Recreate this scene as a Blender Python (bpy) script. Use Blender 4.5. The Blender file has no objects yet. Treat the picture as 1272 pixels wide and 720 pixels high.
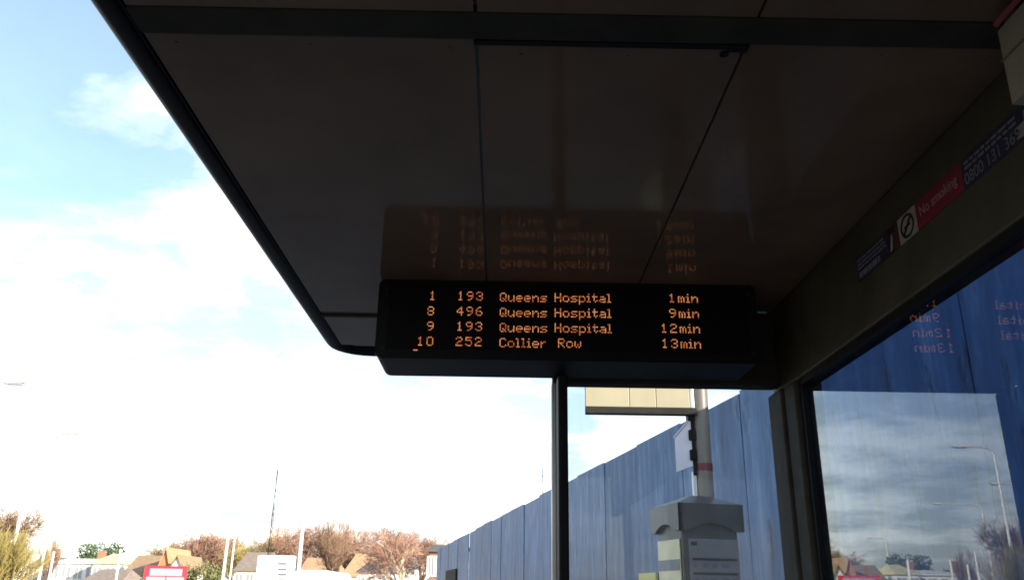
import bpy, bmesh, math, random
from mathutils import Vector, Matrix
R_ = math.radians
scene = bpy.context.scene
C = scene.collection

# ------------------------------------------------------------------ camera
F, CX, CY = 1045.0, 636.0, 360.0          # focal length in photo pixels, photo centre
EYE = Vector((0, 0, 1.55))
Yc = Vector((621 - CX, 738 - CY, F)).normalized()
Zc = Vector((675 - CX, -(F * F + (621 - CX) * (675 - CX)) / (738 - CY), F)).normalized()
Xc = Yc.cross(Zc)
MW = Matrix((Xc, Yc, Zc))                 # camera coords (right, down, forward) -> world
cam_d = bpy.data.cameras.new('camera')
cam = bpy.data.objects.new('camera', cam_d)
C.objects.link(cam)
cam_d.sensor_width = 36.0
cam_d.lens = 36.0 * F / 1272.0
cam_d.clip_start = 0.02
cam_d.clip_end = 5000
r, d, w = MW.col[0], MW.col[1], MW.col[2]
cam.matrix_world = Matrix(((r.x, -d.x, -w.x, EYE.x), (r.y, -d.y, -w.y, EYE.y), (r.z, -d.z, -w.z, EYE.z), (0, 0, 0, 1)))
scene.camera = cam

def P(px, py, Y):
    """point at distance Y along the street, seen at photo pixel px, py"""
    v = MW @ Vector((px - CX, py - CY, F))
    return EYE + v * (Y / v.y)

def PZ(px, py, z):
    v = MW @ Vector((px - CX, py - CY, F))
    return EYE + v * ((z - EYE.z) / v.z)

# ------------------------------------------------------------------ sky, sun, exposure
SUN_EL, SUN_AZ = R_(19), R_(128)          # azimuth clockwise from +Y
world = bpy.data.worlds.new('World')
scene.world = world
world.use_nodes = True
nt = world.node_tree
N = nt.nodes
N.clear()
def node(nt, t, **kw):
    n = nt.nodes.new(t)
    for k, v in kw.items():
        if k.startswith('i_'):
            n.inputs[k[2:].replace('_', ' ')].default_value = v
        else:
            setattr(n, k, v)
    return n
sky = node(nt, 'ShaderNodeTexSky', sky_type='NISHITA', sun_disc=False)
sky.sun_elevation = SUN_EL
sky.sun_rotation = SUN_AZ
sky.air_density = 1.0; sky.dust_density = 1.0; sky.ozone_density = 1.0
tc = node(nt, 'ShaderNodeTexCoord')
sep = node(nt, 'ShaderNodeSeparateXYZ')
nt.links.new(tc.outputs['Generated'], sep.inputs[0])
zc = node(nt, 'ShaderNodeMath', operation='MAXIMUM'); zc.inputs[1].default_value = 0.0
nt.links.new(sep.outputs['Z'], zc.inputs[0])
za = node(nt, 'ShaderNodeMath', operation='ADD'); za.inputs[1].default_value = 0.16
nt.links.new(zc.outputs[0], za.inputs[0])
dv = []
for ax in 'XY':
    m = node(nt, 'ShaderNodeMath', operation='DIVIDE')
    nt.links.new(sep.outputs[ax], m.inputs[0]); nt.links.new(za.outputs[0], m.inputs[1])
    dv.append(m)
cmb = node(nt, 'ShaderNodeCombineXYZ')
nt.links.new(dv[0].outputs[0], cmb.inputs[0]); nt.links.new(dv[1].outputs[0], cmb.inputs[1])
cmb.inputs[2].default_value = 3.7
mp = node(nt, 'ShaderNodeMapping')
mp.inputs['Location'].default_value = (0.75, -0.35, 0)
nt.links.new(cmb.outputs[0], mp.inputs[0])
n1 = node(nt, 'ShaderNodeTexNoise', i_Scale=1.15, i_Detail=9.0, i_Roughness=0.56, i_Distortion=0.25)
nt.links.new(mp.outputs[0], n1.inputs['Vector'])
cr = node(nt, 'ShaderNodeValToRGB')
cr.color_ramp.elements[0].position = 0.49; cr.color_ramp.elements[0].color = (0, 0, 0, 1)
cr.color_ramp.elements[1].position = 0.70; cr.color_ramp.elements[1].color = (1, 1, 1, 1)
nt.links.new(n1.outputs['Fac'], cr.inputs[0])
# cloud body: brighter tops, greyer thick parts
n2 = node(nt, 'ShaderNodeTexNoise', i_Scale=2.6, i_Detail=6.0, i_Roughness=0.6)
nt.links.new(mp.outputs[0], n2.inputs['Vector'])
cb = node(nt, 'ShaderNodeValToRGB')
cb.color_ramp.elements[0].position = 0.40; cb.color_ramp.elements[0].color = (2.7, 2.85, 3.1, 1)
cb.color_ramp.elements[1].position = 0.60; cb.color_ramp.elements[1].color = (7.6, 7.5, 7.3, 1)
nt.links.new(n2.outputs['Fac'], cb.inputs[0])
mx = node(nt, 'ShaderNodeMix', data_type='RGBA')
# cloud and haze cover thickens towards the horizon all round
hz = node(nt, 'ShaderNodeMapRange', interpolation_type='SMOOTHSTEP')
for k_, v_ in (('From Min', 0.08), ('From Max', 0.41), ('To Min', 0.68), ('To Max', 0.04)): hz.inputs[k_].default_value = v_
nt.links.new(sep.outputs['Z'], hz.inputs['Value'])
cov = node(nt, 'ShaderNodeMath', operation='MAXIMUM')
nt.links.new(cr.outputs[0], cov.inputs[0]); nt.links.new(hz.outputs[0], cov.inputs[1])
nt.links.new(cov.outputs[0], mx.inputs[0])
nt.links.new(sky.outputs[0], mx.inputs[6])
nt.links.new(cb.outputs[0], mx.inputs[7])
bg = node(nt, 'ShaderNodeBackground', i_Strength=0.14)
nt.links.new(mx.outputs[2], bg.inputs[0])
wo = node(nt, 'ShaderNodeOutputWorld')
nt.links.new(bg.outputs[0], wo.inputs[0])

sun_d = bpy.data.lights.new('sun', 'SUN')
sun_d.energy = 4.2; sun_d.angle = R_(0.53); sun_d.color = (1.0, 0.90, 0.76)
sun = bpy.data.objects.new('sun', sun_d)
C.objects.link(sun)
sdir = Vector((math.sin(SUN_AZ) * math.cos(SUN_EL), math.cos(SUN_AZ) * math.cos(SUN_EL), math.sin(SUN_EL)))
sun.rotation_euler = sdir.to_track_quat('Z', 'Y').to_euler()
sun.location = sdir * 30 + Vector((0, 0, 5))

vs = scene.view_settings
vs.view_transform = 'Standard'; vs.look = 'None'; vs.gamma = 1.0; vs.use_curve_mapping = False
vs.exposure = 1.35
scene.render.engine = 'CYCLES'
scene.cycles.max_bounces = 10
scene.cycles.transparent_max_bounces = 16
scene.cycles.filter_width = 1.7

# ------------------------------------------------------------------ materials
MATS = {}
def mat(name, col, rough=0.6, metal=0.0, noise=0.0, scale=8.0, bump=0.0, bscale=40.0, emit=None, estr=1.0, spec=0.5, stretch=(1, 1, 1), coat=0.0, col2=None):
    if name in MATS: return MATS[name]
    m = bpy.data.materials.new(name); m.use_nodes = True
    t = m.node_tree; p = t.nodes['Principled BSDF']
    p.inputs['Base Color'].default_value = (*col, 1)
    p.inputs['Roughness'].default_value = rough
    p.inputs['Metallic'].default_value = metal
    p.inputs['Specular IOR Level'].default_value = spec
    p.inputs['Coat Weight'].default_value = coat
    if noise or bump or col2:
        co = node(t, 'ShaderNodeTexCoord'); mpp = node(t, 'ShaderNodeMapping'); mpp.inputs['Scale'].default_value = stretch
        t.links.new(co.outputs['Object'], mpp.inputs[0])
        if noise or col2:
            nz = node(t, 'ShaderNodeTexNoise', i_Scale=scale, i_Detail=8.0, i_Roughness=0.62)
            t.links.new(mpp.outputs[0], nz.inputs['Vector'])
            rp = node(t, 'ShaderNodeValToRGB')
            a = tuple(c * (1 - noise) for c in col); b = col2 if col2 else tuple(min(1, c * (1 + noise)) for c in col)
            rp.color_ramp.elements[0].position = 0.32; rp.color_ramp.elements[0].color = (*a, 1)
            rp.color_ramp.elements[1].position = 0.68; rp.color_ramp.elements[1].color = (*b, 1)
            t.links.new(nz.outputs['Fac'], rp.inputs[0]); t.links.new(rp.outputs[0], p.inputs['Base Color'])
        if bump:
            nb = node(t, 'ShaderNodeTexNoise', i_Scale=bscale, i_Detail=6.0)
            t.links.new(mpp.outputs[0], nb.inputs['Vector'])
            bp = node(t, 'ShaderNodeBump', i_Strength=bump, i_Distance=0.01)
            t.links.new(nb.outputs['Fac'], bp.inputs['Height']); t.links.new(bp.outputs[0], p.inputs['Normal'])
    if emit:
        p.inputs['Emission Color'].default_value = (*emit, 1); p.inputs['Emission Strength'].default_value = estr
    MATS[name] = m
    return m

def glass_mat(name, dirt=0.05, tint=(0.86, 0.92, 0.95), refl=1.15):
    """clear toughened pane: mirror by Fresnel on the side that faces the ray, straight through otherwise, thin dust film"""
    m = bpy.data.materials.new(name); m.use_nodes = True
    t = m.node_tree; t.nodes.clear()
    o = node(t, 'ShaderNodeOutputMaterial')
    tr = node(t, 'ShaderNodeBsdfTransparent'); tr.inputs[0].default_value = (*tint, 1)
    gl = node(t, 'ShaderNodeBsdfGlossy', i_Roughness=0.0); gl.inputs[0].default_value = (1, 1, 1, 1)
    fr = node(t, 'ShaderNodeFresnel', i_IOR=1.45)
    ge = node(t, 'ShaderNodeNewGeometry')
    inv = node(t, 'ShaderNodeMath', operation='SUBTRACT'); inv.inputs[0].default_value = 1.0
    t.links.new(ge.outputs['Backfacing'], inv.inputs[1])
    f2 = node(t, 'ShaderNodeMath', operation='MULTIPLY')
    t.links.new(fr.outputs[0], f2.inputs[0]); t.links.new(inv.outputs[0], f2.inputs[1])
    f3 = node(t, 'ShaderNodeMath', operation='MULTIPLY', use_clamp=True); f3.inputs[1].default_value = refl   # front and back face of the pane together
    t.links.new(f2.outputs[0], f3.inputs[0])
    mx = node(t, 'ShaderNodeMixShader')
    t.links.new(f3.outputs[0], mx.inputs[0]); t.links.new(tr.outputs[0], mx.inputs[1]); t.links.new(gl.outputs[0], mx.inputs[2])
    co = node(t, 'ShaderNodeTexCoord'); mp = node(t, 'ShaderNodeMapping'); mp.inputs['Scale'].default_value = (22, 22, 1.1)
    t.links.new(co.outputs['Object'], mp.inputs[0])
    nz = node(t, 'ShaderNodeTexNoise', i_Scale=1.6, i_Detail=7.0, i_Roughness=0.7)
    t.links.new(mp.outputs[0], nz.inputs['Vector'])
    mp2 = node(t, 'ShaderNodeMapping'); mp2.inputs['Scale'].default_value = (3, 3, 2)
    t.links.new(co.outputs['Object'], mp2.inputs[0])
    nz2 = node(t, 'ShaderNodeTexNoise', i_Scale=2.2, i_Detail=5.0)
    t.links.new(mp2.outputs[0], nz2.inputs['Vector'])
    mu = node(t, 'ShaderNodeMath', operation='MULTIPLY')
    t.links.new(nz.outputs['Fac'], mu.inputs[0]); t.links.new(nz2.outputs['Fac'], mu.inputs[1])
    rp = node(t, 'ShaderNodeMapRange'); rp.inputs['From Min'].default_value = 0.18; rp.inputs['From Max'].default_value = 0.42
    rp.inputs['To Min'].default_value = 0.0; rp.inputs['To Max'].default_value = dirt
    t.links.new(mu.outputs[0], rp.inputs['Value'])
    df = node(t, 'ShaderNodeBsdfTranslucent'); df.inputs[0].default_value = (0.62, 0.62, 0.6, 1)
    df2 = node(t, 'ShaderNodeBsdfDiffuse'); df2.inputs[0].default_value = (0.5, 0.5, 0.48, 1)
    ad = node(t, 'ShaderNodeMixShader'); ad.inputs[0].default_value = 0.5
    t.links.new(df.outputs[0], ad.inputs[1]); t.links.new(df2.outputs[0], ad.inputs[2])
    m2 = node(t, 'ShaderNodeMixShader')
    t.links.new(rp.outputs[0], m2.inputs[0]); t.links.new(mx.outputs[0], m2.inputs[1]); t.links.new(ad.outputs[0], m2.inputs[2])
    t.links.new(m2.outputs[0], o.inputs[0])
    return m

M_ceil = mat('ceiling_panel_laminate', (0.122, 0.078, 0.052), rough=0.085, noise=0.22, scale=2.2, bump=0.012, bscale=9, spec=0.10)
M_dark = mat('dark_painted_steel', (0.030, 0.026, 0.021), rough=0.7, noise=0.25, scale=12, bump=0.03, spec=0.1)
M_beam = mat('olive_grey_painted_beam', (0.044, 0.036, 0.022), rough=0.55, noise=0.25, scale=9, bump=0.03, spec=0.2)
M_fascia = mat('dark_roof_trim', (0.008, 0.008, 0.008), rough=0.45, noise=0.2, scale=6, spec=0.18)
M_black = mat('black_plastic', (0.004, 0.004, 0.004), rough=0.55, noise=0.2, scale=20, spec=0.12)
M_screen = mat('screen_black_glass', (0.002, 0.002, 0.002), rough=0.6, spec=0.1)
M_alu = mat('brushed_aluminium', (0.42, 0.43, 0.44), rough=0.4, metal=0.7, noise=0.15, scale=30, stretch=(1, 1, 0.1))
M_glass = glass_mat('tinted_back_glass', 0.03, tint=(0.46, 0.55, 0.68), refl=1.6)
M_glass_end = glass_mat('dusty_end_glass', 0.05, tint=(0.90, 0.94, 0.96), refl=0.7)
M_roofmetal = mat('roof_sheet_metal', (0.30, 0.31, 0.32), rough=0.5, noise=0.2, scale=4)
M_cream = mat('cream_plastic', (0.19, 0.165, 0.112), rough=0.55, noise=0.1, scale=10)
M_redtrim = mat('red_plastic', (0.16, 0.008, 0.010), rough=0.45)

# amber light emitting diodes, uneven from dot to dot
m = bpy.data.materials.new('amber_led'); m.use_nodes = True
t = m.node_tree; t.nodes.clear()
o_ = node(t, 'ShaderNodeOutputMaterial'); em = node(t, 'ShaderNodeEmission', i_Strength=0.5)
co = node(t, 'ShaderNodeTexCoord'); wn = node(t, 'ShaderNodeTexNoise', i_Scale=150.0, i_Detail=2.0)
t.links.new(co.outputs['Object'], wn.inputs['Vector'])
rp = node(t, 'ShaderNodeValToRGB')
rp.color_ramp.elements[0].position = 0.35; rp.color_ramp.elements[0].color = (0.42, 0.075, 0.016, 1)
rp.color_ramp.elements[1].position = 0.62; rp.color_ramp.elements[1].color = (0.80, 0.33, 0.13, 1)
t.links.new(wn.outputs['Fac'], rp.inputs[0]); t.links.new(rp.outputs[0], em.inputs[0]); t.links.new(em.outputs[0], o_.inputs[0])
M_led = m

# ------------------------------------------------------------------ mesh helpers
class MB:
    def __init__(s): s.v = []; s.f = []
    def add(s, vs, fs):
        o = len(s.v); s.v += [tuple(v) for v in vs]; s.f += [tuple(i + o for i in f) for f in fs]; return s
    def box(s, x0, x1, y0, y1, z0, z1):
        vs = [(x, y, z) for z in (z0, z1) for y in (y0, y1) for x in (x0, x1)]
        return s.add(vs, [(0, 2, 3, 1), (4, 5, 7, 6), (0, 1, 5, 4), (2, 6, 7, 3), (0, 4, 6, 2), (1, 3, 7, 5)])
    def cbox(s, x0, x1, y0, y1, z0, z1, c=0.01):
        """box with chamfered edges"""
        bm = bmesh.new()
        bmesh.ops.create_cube(bm, size=1)
        for v in bm.verts:
            v.co = Vector(((x0 + x1) / 2 + v.co.x * (x1 - x0), (y0 + y1) / 2 + v.co.y * (y1 - y0), (z0 + z1) / 2 + v.co.z * (z1 - z0)))
        bmesh.ops.bevel(bm, geom=bm.edges[:], offset=c, segments=2, affect='EDGES', profile=0.5)
        bm.verts.index_update()
        s.add([v.co[:] for v in bm.verts], [[v.index for v in f.verts] for f in bm.faces]); bm.free(); return s
    def prism(s, poly, a, b, axis='y'):
        """extrude a polygon: axis y -> (x,z), axis x -> (y,z), axis z -> (x,y)"""
        n = len(poly)
        def pt(p, q):
            return {'y': (p[0], q, p[1]), 'x': (q, p[0], p[1]), 'z': (p[0], p[1], q)}[axis]
        vs = [pt(p, a) for p in poly] + [pt(p, b) for p in poly]
        fs = [tuple(range(n)), tuple(range(2 * n - 1, n - 1, -1))] + [(i, i + n, (i + 1) % n + n, (i + 1) % n) for i in range(n)]
        return s.add(vs, fs)
    def tube(s, p0, p1, r0, r1=None, n=8, caps=True):
        r1 = r0 if r1 is None else r1
        p0, p1 = Vector(p0), Vector(p1); dd = (p1 - p0).normalized()
        u = dd.orthogonal().normalized(); vv = dd.cross(u)
        vs = []
        for p, r in ((p0, r0), (p1, r1)):
            for i in range(n):
                a = 2 * math.pi * i / n
                vs.append(p + u * (r * math.cos(a)) + vv * (r * math.sin(a)))
        fs = [(i, (i + 1) % n, (i + 1) % n + n, i + n) for i in range(n)]
        if caps: fs += [tuple(range(n - 1, -1, -1)), tuple(range(n, 2 * n))]
        return s.add(vs, fs)
    def obj(s, name, material, parent=None, smooth=False, loc=(0, 0, 0), rz=0.0):
        me = bpy.data.meshes.new(name); me.from_pydata(s.v, [], s.f); me.validate()
        bm = bmesh.new(); bm.from_mesh(me); bmesh.ops.recalc_face_normals(bm, faces=bm.faces[:]); bm.to_mesh(me); bm.free()
        if smooth:
            me.polygons.foreach_set('use_smooth', [True] * len(me.polygons))
            me.set_sharp_from_angle(angle=R_(35))
        me.materials.append(material)
        o = bpy.data.objects.new(name, me); C.objects.link(o)
        o.location = loc; o.rotation_euler.z = rz
        if parent: o.parent = parent
        return o

def tag(o, label, cat, group=None, kind=None):
    if label: o['label'] = label
    if cat: o['category'] = cat
    if group: o['group'] = group
    if kind: o['kind'] = kind
    return o
def thing(name, label, cat, loc=(0, 0, 0), rz=0.0, group=None):
    o = bpy.data.objects.new(name, None); C.objects.link(o); o.empty_display_size = 0.2
    o.location = loc; o.rotation_euler.z = rz
    return tag(o, label, cat, group)
def text_mesh(name, s, size, material, parent, origin, right, up, off=0.0):
    """flat lettering whose baseline starts at origin"""
    cu = bpy.data.curves.new(name, 'FONT'); cu.body = s; cu.size = size; cu.extrude = 0.0004
    tmp = bpy.data.objects.new(name, cu); C.objects.link(tmp)
    dg = bpy.context.evaluated_depsgraph_get(); dg.update()
    me = bpy.data.meshes.new_from_object(tmp.evaluated_get(dg))
    C.objects.unlink(tmp); bpy.data.objects.remove(tmp); bpy.data.curves.remove(cu)
    right, up = Vector(right), Vector(up); nrm = right.cross(up); o0 = Vector(origin)
    for v in me.vertices: v.co = o0 + right * v.co.x + up * v.co.y + nrm * (v.co.z + off)
    me.materials.clear(); me.materials.append(material)
    o = bpy.data.objects.new(name, me); C.objects.link(o); o.parent = parent
    return o

# ------------------------------------------------------------------ the ground
M_asphalt = mat('asphalt', (0.055, 0.055, 0.057), rough=0.85, noise=0.3, scale=30, bump=0.3, bscale=200)
M_ground = mat('far_ground_tarmac_and_turf', (0.10, 0.10, 0.07), rough=0.95, noise=0.35, scale=0.08)
M_pave = mat('concrete_paving', (0.22, 0.21, 0.195), rough=0.85, noise=0.25, scale=5, bump=0.15, bscale=90)
M_kerb = mat('kerb_stone', (0.30, 0.29, 0.27), rough=0.8, noise=0.2, scale=12)
M_paint = mat('road_paint', (0.72, 0.72, 0.70), rough=0.7, noise=0.15, scale=20)
M_ypaint = mat('yellow_road_paint', (0.62, 0.46, 0.06), rough=0.7, noise=0.15, scale=20)
tag(MB().add([(-3000, -3000, -0.132), (3000, -3000, -0.132), (3000, 3000, -0.132), (-3000, 3000, -0.132)], [(0, 1, 2, 3)]).obj('ground', M_ground), None, None, kind='structure')
KX = lambda y: -2.3 - (0.165 * max(0, y - 6) + 0.0)              # kerb line bends left with the hoarding
ys = [-30, -10, 0, 6, 10, 15, 20, 30, 45, 60, 90, 140]
def strip(a, b, z):
    mb = MB(); n = len(ys)
    mb.add([(a(y), y, z) for y in ys] + [(b(y), y, z) for y in ys], [(i, i + n, i + n + 1, i + 1) for i in range(n - 1)])
    return mb
tag(strip(lambda y: KX(y) - 9.2, lambda y: KX(y), -0.126).obj('road', M_asphalt), None, None, kind='structure')
pv = strip(lambda y: KX(y) + 0.14, lambda y: 9.0, 0.0).obj('pavement', M_pave); tag(pv, None, None, kind='structure')
kb = MB()
for y0, y1 in zip(ys, ys[1:]):
    a, b = KX(y0), KX(y1)
    kb.add([(a, y0, -0.14), (a + 0.138, y0, -0.14), (b + 0.138, y1, -0.14), (b, y1, -0.14), (a + 0.012, y0, 0.004), (a + 0.138, y0, 0.004), (b + 0.138, y1, 0.004), (b + 0.012, y1, 0.004)],
           [(0, 1, 2, 3), (4, 7, 6, 5), (0, 4, 5, 1), (3, 2, 6, 7), (0, 3, 7, 4), (1, 5, 6, 2)])
tag(kb.obj('kerb', M_kerb), None, None, kind='structure')
ln = MB()
for y in range(-24, 120, 6):
    for a in (0,):
        x0, x1 = KX(y) - 4.6, KX(y + 3) - 4.6
        ln.add([(x0, y, -0.122), (x0 + 0.1, y, -0.122), (x1 + 0.1, y + 3, -0.122), (x1, y + 3, -0.122)], [(0, 1, 2, 3)])
tag(ln.obj('road_marking', M_paint), None, None, kind='structure')
tag(strip(lambda y: KX(y) - 0.42, lambda y: KX(y) - 0.30, -0.122).obj('road_marking', M_ypaint), None, None, kind='structure')

# ------------------------------------------------------------------ the bus shelter
ZC = 2.40
XW = 0.84                                  # inner face of the back wall
sh = thing('bus_shelter', 'dark bus shelter with panelled ceiling and glass back and end walls', 'bus shelter', (0, 0, 0))
MB().box(-0.60, 0.90, -1.60, 3.04, 2.418, 2.47).obj('roof_deck', M_roofmetal, sh)
# swept rounded trim round the road side and the far end
prof = []
for (cx_, cz_, a0) in ((-0.004, 2.408, 180), (0.004, 2.408, 270), (0.004, 2.468, 0), (-0.004, 2.468, 90)):
    for k in range(4):
        a = R_(a0 + k * 30); prof.append((cx_ + 0.018 * math.cos(a), cz_ + 0.018 * math.sin(a)))
path = [(-0.624, -1.62), (-0.624, 2.95)]
for k in range(1, 7):
    a = R_(180 - 15 * k); path.append((-0.494 + 0.13 * math.cos(a), 2.95 + 0.13 * math.sin(a)))
path += [(0.93, 3.08)]
mb = MB(); rings = []
for i, (x, y) in enumerate(path):
    a = Vector(path[max(0, i - 1)]); b = Vector(path[min(len(path) - 1, i + 1)]); dd = (b - a).normalized()
    nrm = Vector((-dd.y, dd.x))             # outward (left of travel)
    rings.append([(x - nrm.x * 0 + nrm.x * (-px_), y + nrm.y * (-px_), pz_) for px_, pz_ in prof])
n = len(prof)
vs_ = [v for rg in rings for v in rg]; fs_ = []
for i in range(len(rings) - 1):
    for j in range(n): fs_.append((i * n + j, i * n + (j + 1) % n, (i + 1) * n + (j + 1) % n, (i + 1) * n + j))
fs_ += [tuple(range(n)), tuple(range((len(rings) - 1) * n, len(rings) * n))]
mb.add(vs_, fs_).obj('roof_trim', M_fascia, sh, smooth=True)
MB().box(-0.602, -0.5975, -1.6, 2.95, 2.398, 2.417).obj('inner_trim', M_black, sh)
# ceiling panels, separate sheets with gaps between them
S1, S2 = -0.053, 0.388
for (y0, y1) in ((-0.40, 1.083), (1.152, 2.600), (2.622, 2.965)):
    for k, (x0, x1) in enumerate(((-0.594, S1 - 0.003), (S1 + 0.003, S2 - 0.0025), (S2 + 0.0025, XW + 0.03))):
        yy0 = y0 + (0.012 if (k == 1 and y0 > 1 and y0 < 2) else 0)
        MB().box(x0, x1, yy0, y1, ZC, ZC + 0.014).obj('ceiling_panel', M_ceil, sh)
MB().cbox(-0.597, XW, 1.086, 1.149, 2.396, 2.416, 0.004).obj('crossbeam', M_dark, sh)
MB().box(-0.597, XW, 2.601, 2.621, 2.394, 2.416).obj('seam_strip', M_dark, sh)
MB().tube((0.358, 1.177, 2.397), (0.358, 1.177, 2.402), 0.0075, n=12).obj('panel_lock', M_black, sh)
MB().box(0.36, 0.392, 1.149, 1.166, 2.394, 2.3995).obj('hinge', M_black, sh)
MB().box(-0.0345, 0.3595, 1.150, 1.1625, 2.3965, 2.3992).obj('gap_shade_strip', M_black, sh)  # black strip added over the gap to paint in its shade
MB().box(-0.058, -0.035, 1.149, 1.160, 2.394, 2.3995).obj('hinge', M_black, sh)
for x in (-0.55, -0.33, -0.10, 0.02, 0.20, 0.43, 0.62, 0.80):
    MB().tube((x, 1.175 if not (0.0 < x < 0.38) else 1.19, 2.3985), (x, 1.175 if not (0.0 < x < 0.38) else 1.19, 2.4005), 0.0032, n=8).obj('rivet', M_ceil, sh)
# back wall: header beam, corner post, panes
MB().cbox(XW, XW + 0.075, -1.6, 2.56, 2.138, 2.398, 0.006).obj('header_beam', M_beam, sh)
MB().box(XW + 0.004, XW + 0.05, -1.6, 2.33, 2.120, 2.1375).obj('glazing_bead', M_black, sh)
MB().cbox(XW - 0.012, XW + 0.07, 2.335, 2.43, -0.02, 2.137, 0.008).obj('corner_post', M_dark, sh)
MB().cbox(XW - 0.020, XW + 0.06, 2.432, 2.56, -0.02, 2.137, 0.008).obj('corner_post', M_dark, sh)
MB().box(XW + 0.002, XW + 0.045, 2.314, 2.333, 0.20, 2.119).obj('glazing_bead', M_black, sh)
for (y0, y1) in ((0.76, 2.312), (-0.83, 0.70)):
    MB().box(XW + 0.016, XW + 0.026, y0, y1, 0.18, 2.124).obj('glass_pane', M_glass, sh)
MB().cbox(XW - 0.01, XW + 0.06, 0.70, 0.76, -0.02, 2.119, 0.006).obj('back_post', M_dark, sh)
MB().cbox(XW - 0.01, XW + 0.06, -0.90, -0.83, -0.02, 2.119, 0.006).obj('back_post', M_dark, sh)
MB().cbox(XW, XW + 0.05, -0.83, 0.70, 0.13, 0.18, 0.005).obj('bottom_rail', M_dark, sh)
MB().cbox(XW, XW + 0.05, 0.76, 2.333, 0.13, 0.18, 0.005).obj('bottom_rail', M_dark, sh)
# far end wall
YE = 2.52
MB().cbox(0.150, XW - 0.0015, YE - 0.03, YE + 0.03, 2.155, 2.388, 0.006).obj('end_beam', M_dark, sh)
MB().cbox(0.158, 0.186, YE - 0.14, YE + 0.028, -0.02, 2.154, 0.005).obj('end_post', M_black, sh)
MB().box(0.147, 0.1575, YE - 0.02, YE + 0.03, 0.0, 2.1545).obj('post_edge_strip', M_alu, sh)
MB().box(0.188, XW - 0.024, YE - 0.006, YE + 0.004, 0.18, 2.153).obj('glass_pane', M_glass_end, sh)
MB().cbox(0.188, XW - 0.024, YE - 0.025, YE + 0.025, 0.13, 0.178, 0.005).obj('bottom_rail', M_dark, sh)

# ------------------------------------------------------------------ cream box on the header beam, at the top right corner
bx = thing('wall_box', 'cream plastic box with a red top fixed to the shelter back beam', 'box', (XW - 0.05, 1.0, 2.23))
zx = lambda x, z: (x - (XW - 0.05), z - 2.23)
MB().prism([zx(0.741, 2.236), zx(0.8385, 2.228), zx(0.8385, 2.394), zx(0.772, 2.394), zx(0.743, 2.364)], -0.16, 0.06, 'y').obj('casing', M_cream, bx)
MB().prism([zx(0.7395, 2.367), zx(0.7695, 2.398), zx(0.760, 2.398), zx(0.733, 2.372)], -0.16, 0.055, 'y').obj('top_flap', M_redtrim, bx)
MB().box(-0.051, 0.0475, -0.161, 0.0612, 0.080, 0.0815).obj('seam', mat('cream_plastic_joint', (0.11, 0.095, 0.065), rough=0.6), bx)

# ------------------------------------------------------------------ notice strip on the header beam
M_navy = mat('navy_vinyl', (0.009, 0.010, 0.028), rough=0.5)
M_redv = mat('red_vinyl', (0.13, 0.004, 0.012), rough=0.5)
M_whitev = mat('white_vinyl', (0.22, 0.19, 0.165), rough=0.5, noise=0.08)
M_print = mat('pale_print', (0.11, 0.11, 0.135), rough=0.5)
M_printw = mat('white_print', (0.26, 0.13, 0.13), rough=0.5)
M_blackv = mat('black_vinyl', (0.008, 0.008, 0.01), rough=0.4)
M_brownv = mat('maroon_vinyl', (0.07, 0.015, 0.012), rough=0.4)
nz0, nz1 = 2.256, 2.314
no = thing('no_smoking_notice', 'navy and red no smoking sticker strip along the shelter back beam', 'notice', (XW, 1.45, 2.28))
def loc_(p): return (p[0] - XW, p[1] - 1.45, p[2] - 2.28)
def plate(name, y0, y1, m, parent=no, x=XW, th=0.0015, z0=nz0, z1=nz1):
    return MB().box(x - th - XW, x - 0.0001 - XW, y0 - 1.45, y1 - 1.45, z0 - 2.28, z1 - 2.28).obj(name, m, parent)
p1 = plate('blue_panel', 1.688, 1.858, M_navy)
p2 = plate('picture_panel', 1.637, 1.6875, M_blackv)
p3 = plate('symbol_panel', 1.556, 1.6365, M_whitev)
p4 = plate('red_panel', 1.374, 1.5555, M_redv)
p5 = plate('blue_panel', 1.03, 1.3735, M_navy)
# symbol: ring, bar and cigarette
ring = MB(); cy_, cz_, xr = 1.596, 2.285, XW - 0.0022
k = 28
vs_ = []
for i in range(k):
    a = 2 * math.pi * i / k
    for rr in (0.026, 0.020): vs_.append(loc_((xr, cy_ + rr * 1.15 * math.cos(a), cz_ + rr * math.sin(a))))
ring.add(vs_, [(2 * i, 2 * i + 1, (2 * i + 3) % (2 * k), (2 * i + 2) % (2 * k)) for i in range(k)])
a0, a1 = Vector((0, -0.017, 0.014)), Vector((0, 0.017, -0.014)); pp = Vector((0, 0.0022, 0.0028)); c0 = Vector(loc_((xr, cy_, cz_)))
ring.add([c0 + a0 + pp, c0 + a0 - pp, c0 + a1 - pp, c0 + a1 + pp], [(0, 1, 2, 3)])
ring.obj('prohibition_ring', M_blackv, p3)
MB().box(-0.0021, -0.0016, cy_ - 0.013 - 1.45, cy_ + 0.015 - 1.45, 2.283 - 2.28, 2.287 - 2.28).obj('cigarette', M_blackv, p3)
MB().add([loc_((XW - 0.0018, y, z)) for y, z in ((1.683, 2.260), (1.672, 2.262), (1.665, 2.285), (1.668, 2.300), (1.676, 2.284))], [(0, 1, 2, 3, 4)]).obj('smoke_wisp', M_whitev, p2)
MB().add([loc_((XW - 0.0018, y, z)) for y, z in ((1.664, 2.258), (1.640, 2.258), (1.640, 2.30), (1.652, 2.306), (1.660, 2.29))], [(0, 1, 2, 3, 4)]).obj('hand_print', M_brownv, p2)
text_mesh('lettering', 'No smoking', 0.030, M_printw, p4, loc_((XW - 0.0022, 1.540, 2.279)), (0, -1, 0), (0, 0, 1))
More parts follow.
